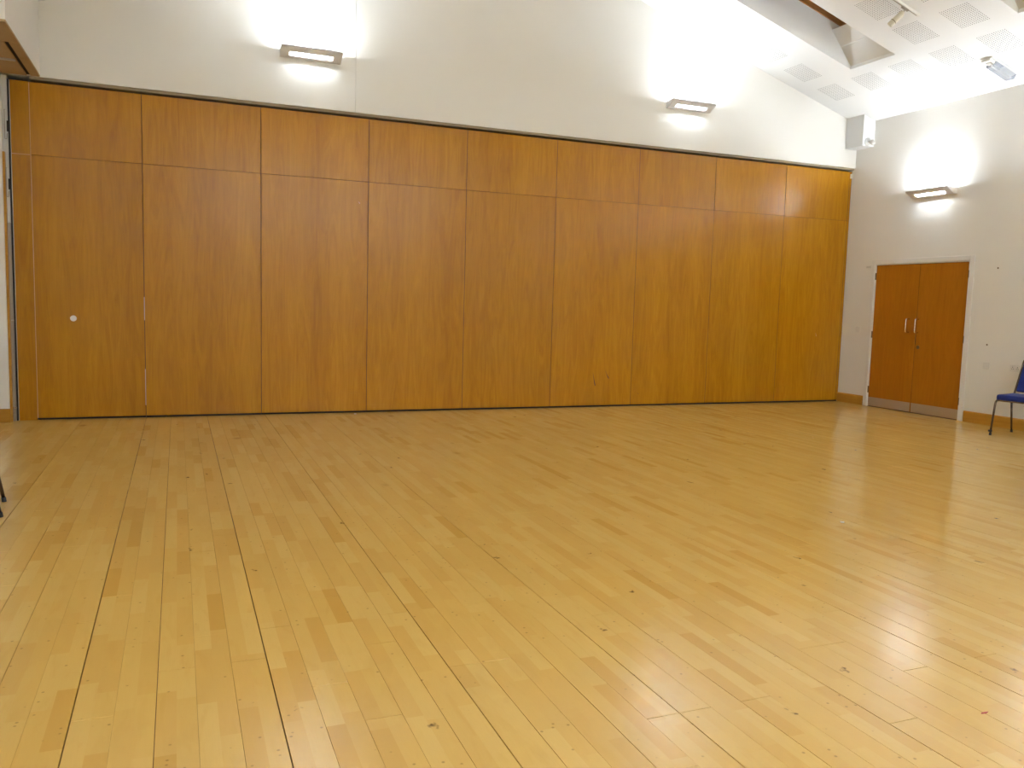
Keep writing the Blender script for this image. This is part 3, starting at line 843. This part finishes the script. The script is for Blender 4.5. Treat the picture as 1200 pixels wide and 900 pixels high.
# ------------------------------------------------------------------ blue stacking chairs
# local: faces +x, origin on the floor under the seat middle
def rounded_slab(bm, x0, x1, y0, y1, z0, z1, rad):
    box(bm, x0, x1, y0, y1, z0, z1)
    bmesh.ops.bevel(bm, geom=bm.edges[:], offset=rad, segments=4, profile=0.6, affect='EDGES', clamp_overlap=True)
def make_chair():
    t = thing('stacking_chair', '', 'chair', group='blue stacking chairs')
    bm = bmesh.new(); rounded_slab(bm, -0.215, 0.212, -0.215, 0.215, 0.412, 0.486, 0.032)
    finish('seat', bm, M_FABRIC, t, smooth=True)
    bm = bmesh.new(); rounded_slab(bm, -0.022, 0.022, -0.203, 0.203, 0.0, 0.37, 0.019)
    bmesh.ops.rotate(bm, verts=bm.verts[:], matrix=Matrix.Rotation(math.radians(-25), 3, 'Y'))
    bmesh.ops.translate(bm, verts=bm.verts[:], vec=(-0.272, 0, 0.50))
    finish('backrest', bm, M_FABRIC, t, smooth=True)
    bm = bmesh.new(); tube(bm, arc_path([(-0.20, -0.205, 0.414), (0.2, -0.205, 0.414), (0.2, 0.205, 0.414), (-0.20, 0.205, 0.414), (-0.20, -0.205, 0.414)], 0.03), 0.011, 10)
    finish('seat_frame', bm, M_CHROME, t, smooth=True)
    bm = bmesh.new(); tube(bm, arc_path([(-0.205, -0.215, 0.40), (-0.25, -0.217, 0.46), (-0.455, -0.217, 0.90), (-0.455, 0.217, 0.90), (-0.25, 0.217, 0.46), (-0.205, 0.215, 0.40)], 0.05), 0.0115, 10)
    finish('back_frame', bm, M_CHROME, t, smooth=True)
    for s in (-1, 1):
        bm = bmesh.new(); tube(bm, arc_path([(0.10, s*0.212, 0.413), (0.205, s*0.214, 0.413), (0.275, s*0.214, 0.02)], 0.06, 6), 0.0115, 10)
        lg = finish('leg', bm, M_CHROME, t, smooth=True)
        bm = bmesh.new(); tube(bm, [(0.2735, s*0.214, 0.03), (0.278, s*0.214, 0.0)], 0.0145, 10); finish('rubber_foot', bm, M_RUBBER, lg)
        bm = bmesh.new(); tube(bm, [(-0.19, s*0.214, 0.41), (-0.265, s*0.218, 0.02)], 0.0115, 10)
        lg = finish('leg', bm, M_CHROME, t, smooth=True)
        bm = bmesh.new(); tube(bm, [(-0.263, s*0.218, 0.03), (-0.269, s*0.218, 0.0)], 0.0145, 10); finish('rubber_foot', bm, M_RUBBER, lg)
    bm = bmesh.new(); tube(bm, [(0.272, -0.20, 0.055), (0.30, -0.226, 0.055)], 0.012, 8); finish('link_peg', bm, M_RUBBER, t)
    return t
ch = make_chair()
ch['label'] = 'blue stacking chair beside the double doors, in front of the double socket'
# far front foot at (8.91, 6.864), far rear foot at (9.465, 7.011)
ang = math.atan2(6.864 - 6.99, 8.91 - 9.455)
fx, fy = math.cos(ang), math.sin(ang)
# facing direction f, its left is (-fy, fx); the far legs are at local y = -0.214
ch.location = (8.91 - fx*0.278 + (-fy)*0.214, 6.864 - fy*0.278 + fx*0.214, 0)
ch.rotation_euler = (0, 0, ang)
c2 = copy_tree(ch)
for k in list(c2.children):
    if k.name.startswith('link_peg'): bpy.data.objects.remove(k)
c2['label'] = 'blue stacking chair against the wall opposite the double doors'
a2 = math.atan2(-(-1.024 + 1.076), 6.22 - 5.795) + 0.0   # front feet line
f2 = Vector((6.22 - 5.795, 1.076 - 1.024, 0)).normalized()
ang2 = math.atan2(f2.y, f2.x)
mid = Vector(((-1.076 - 1.024)/2, (6.22 + 5.795)/2, 0))
c2.location = mid - f2 * 0.278
c2.rotation_euler = (0, 0, ang2)

# ------------------------------------------------------------------ bits on the floor
bm = bmesh.new()
prism(bm, [(0, 0), (0.018, 0.006), (0.022, 0.02), (0.010, 0.016), (0.004, 0.03), (-0.006, 0.012)], 0.0005, 0.004, 'z')
ps = finish('paper_scrap', bm, M_PLASTIC, label='tiny white paper scrap lying out on the open floor boards', category='paper scrap', group='paper scraps on the floor')
ps.location = (4.10, 4.17, 0)
p2 = ps.copy(); COL.objects.link(p2); p2.location = (2.02, 10.03, 0); p2.rotation_euler = (0, 0, 2.0)
p2['label'] = 'tiny white paper scrap at the foot of the oak partition'
bm = bmesh.new()
prism(bm, [(0, 0), (0.022, -0.004), (0.042, 0.004), (0.022, 0.006), (0.010, 0.007)], 0.0, 0.0006, 'z')
finish('paint_fleck', bm, M_RED, floor).location = (2.61, 1.955, 0)
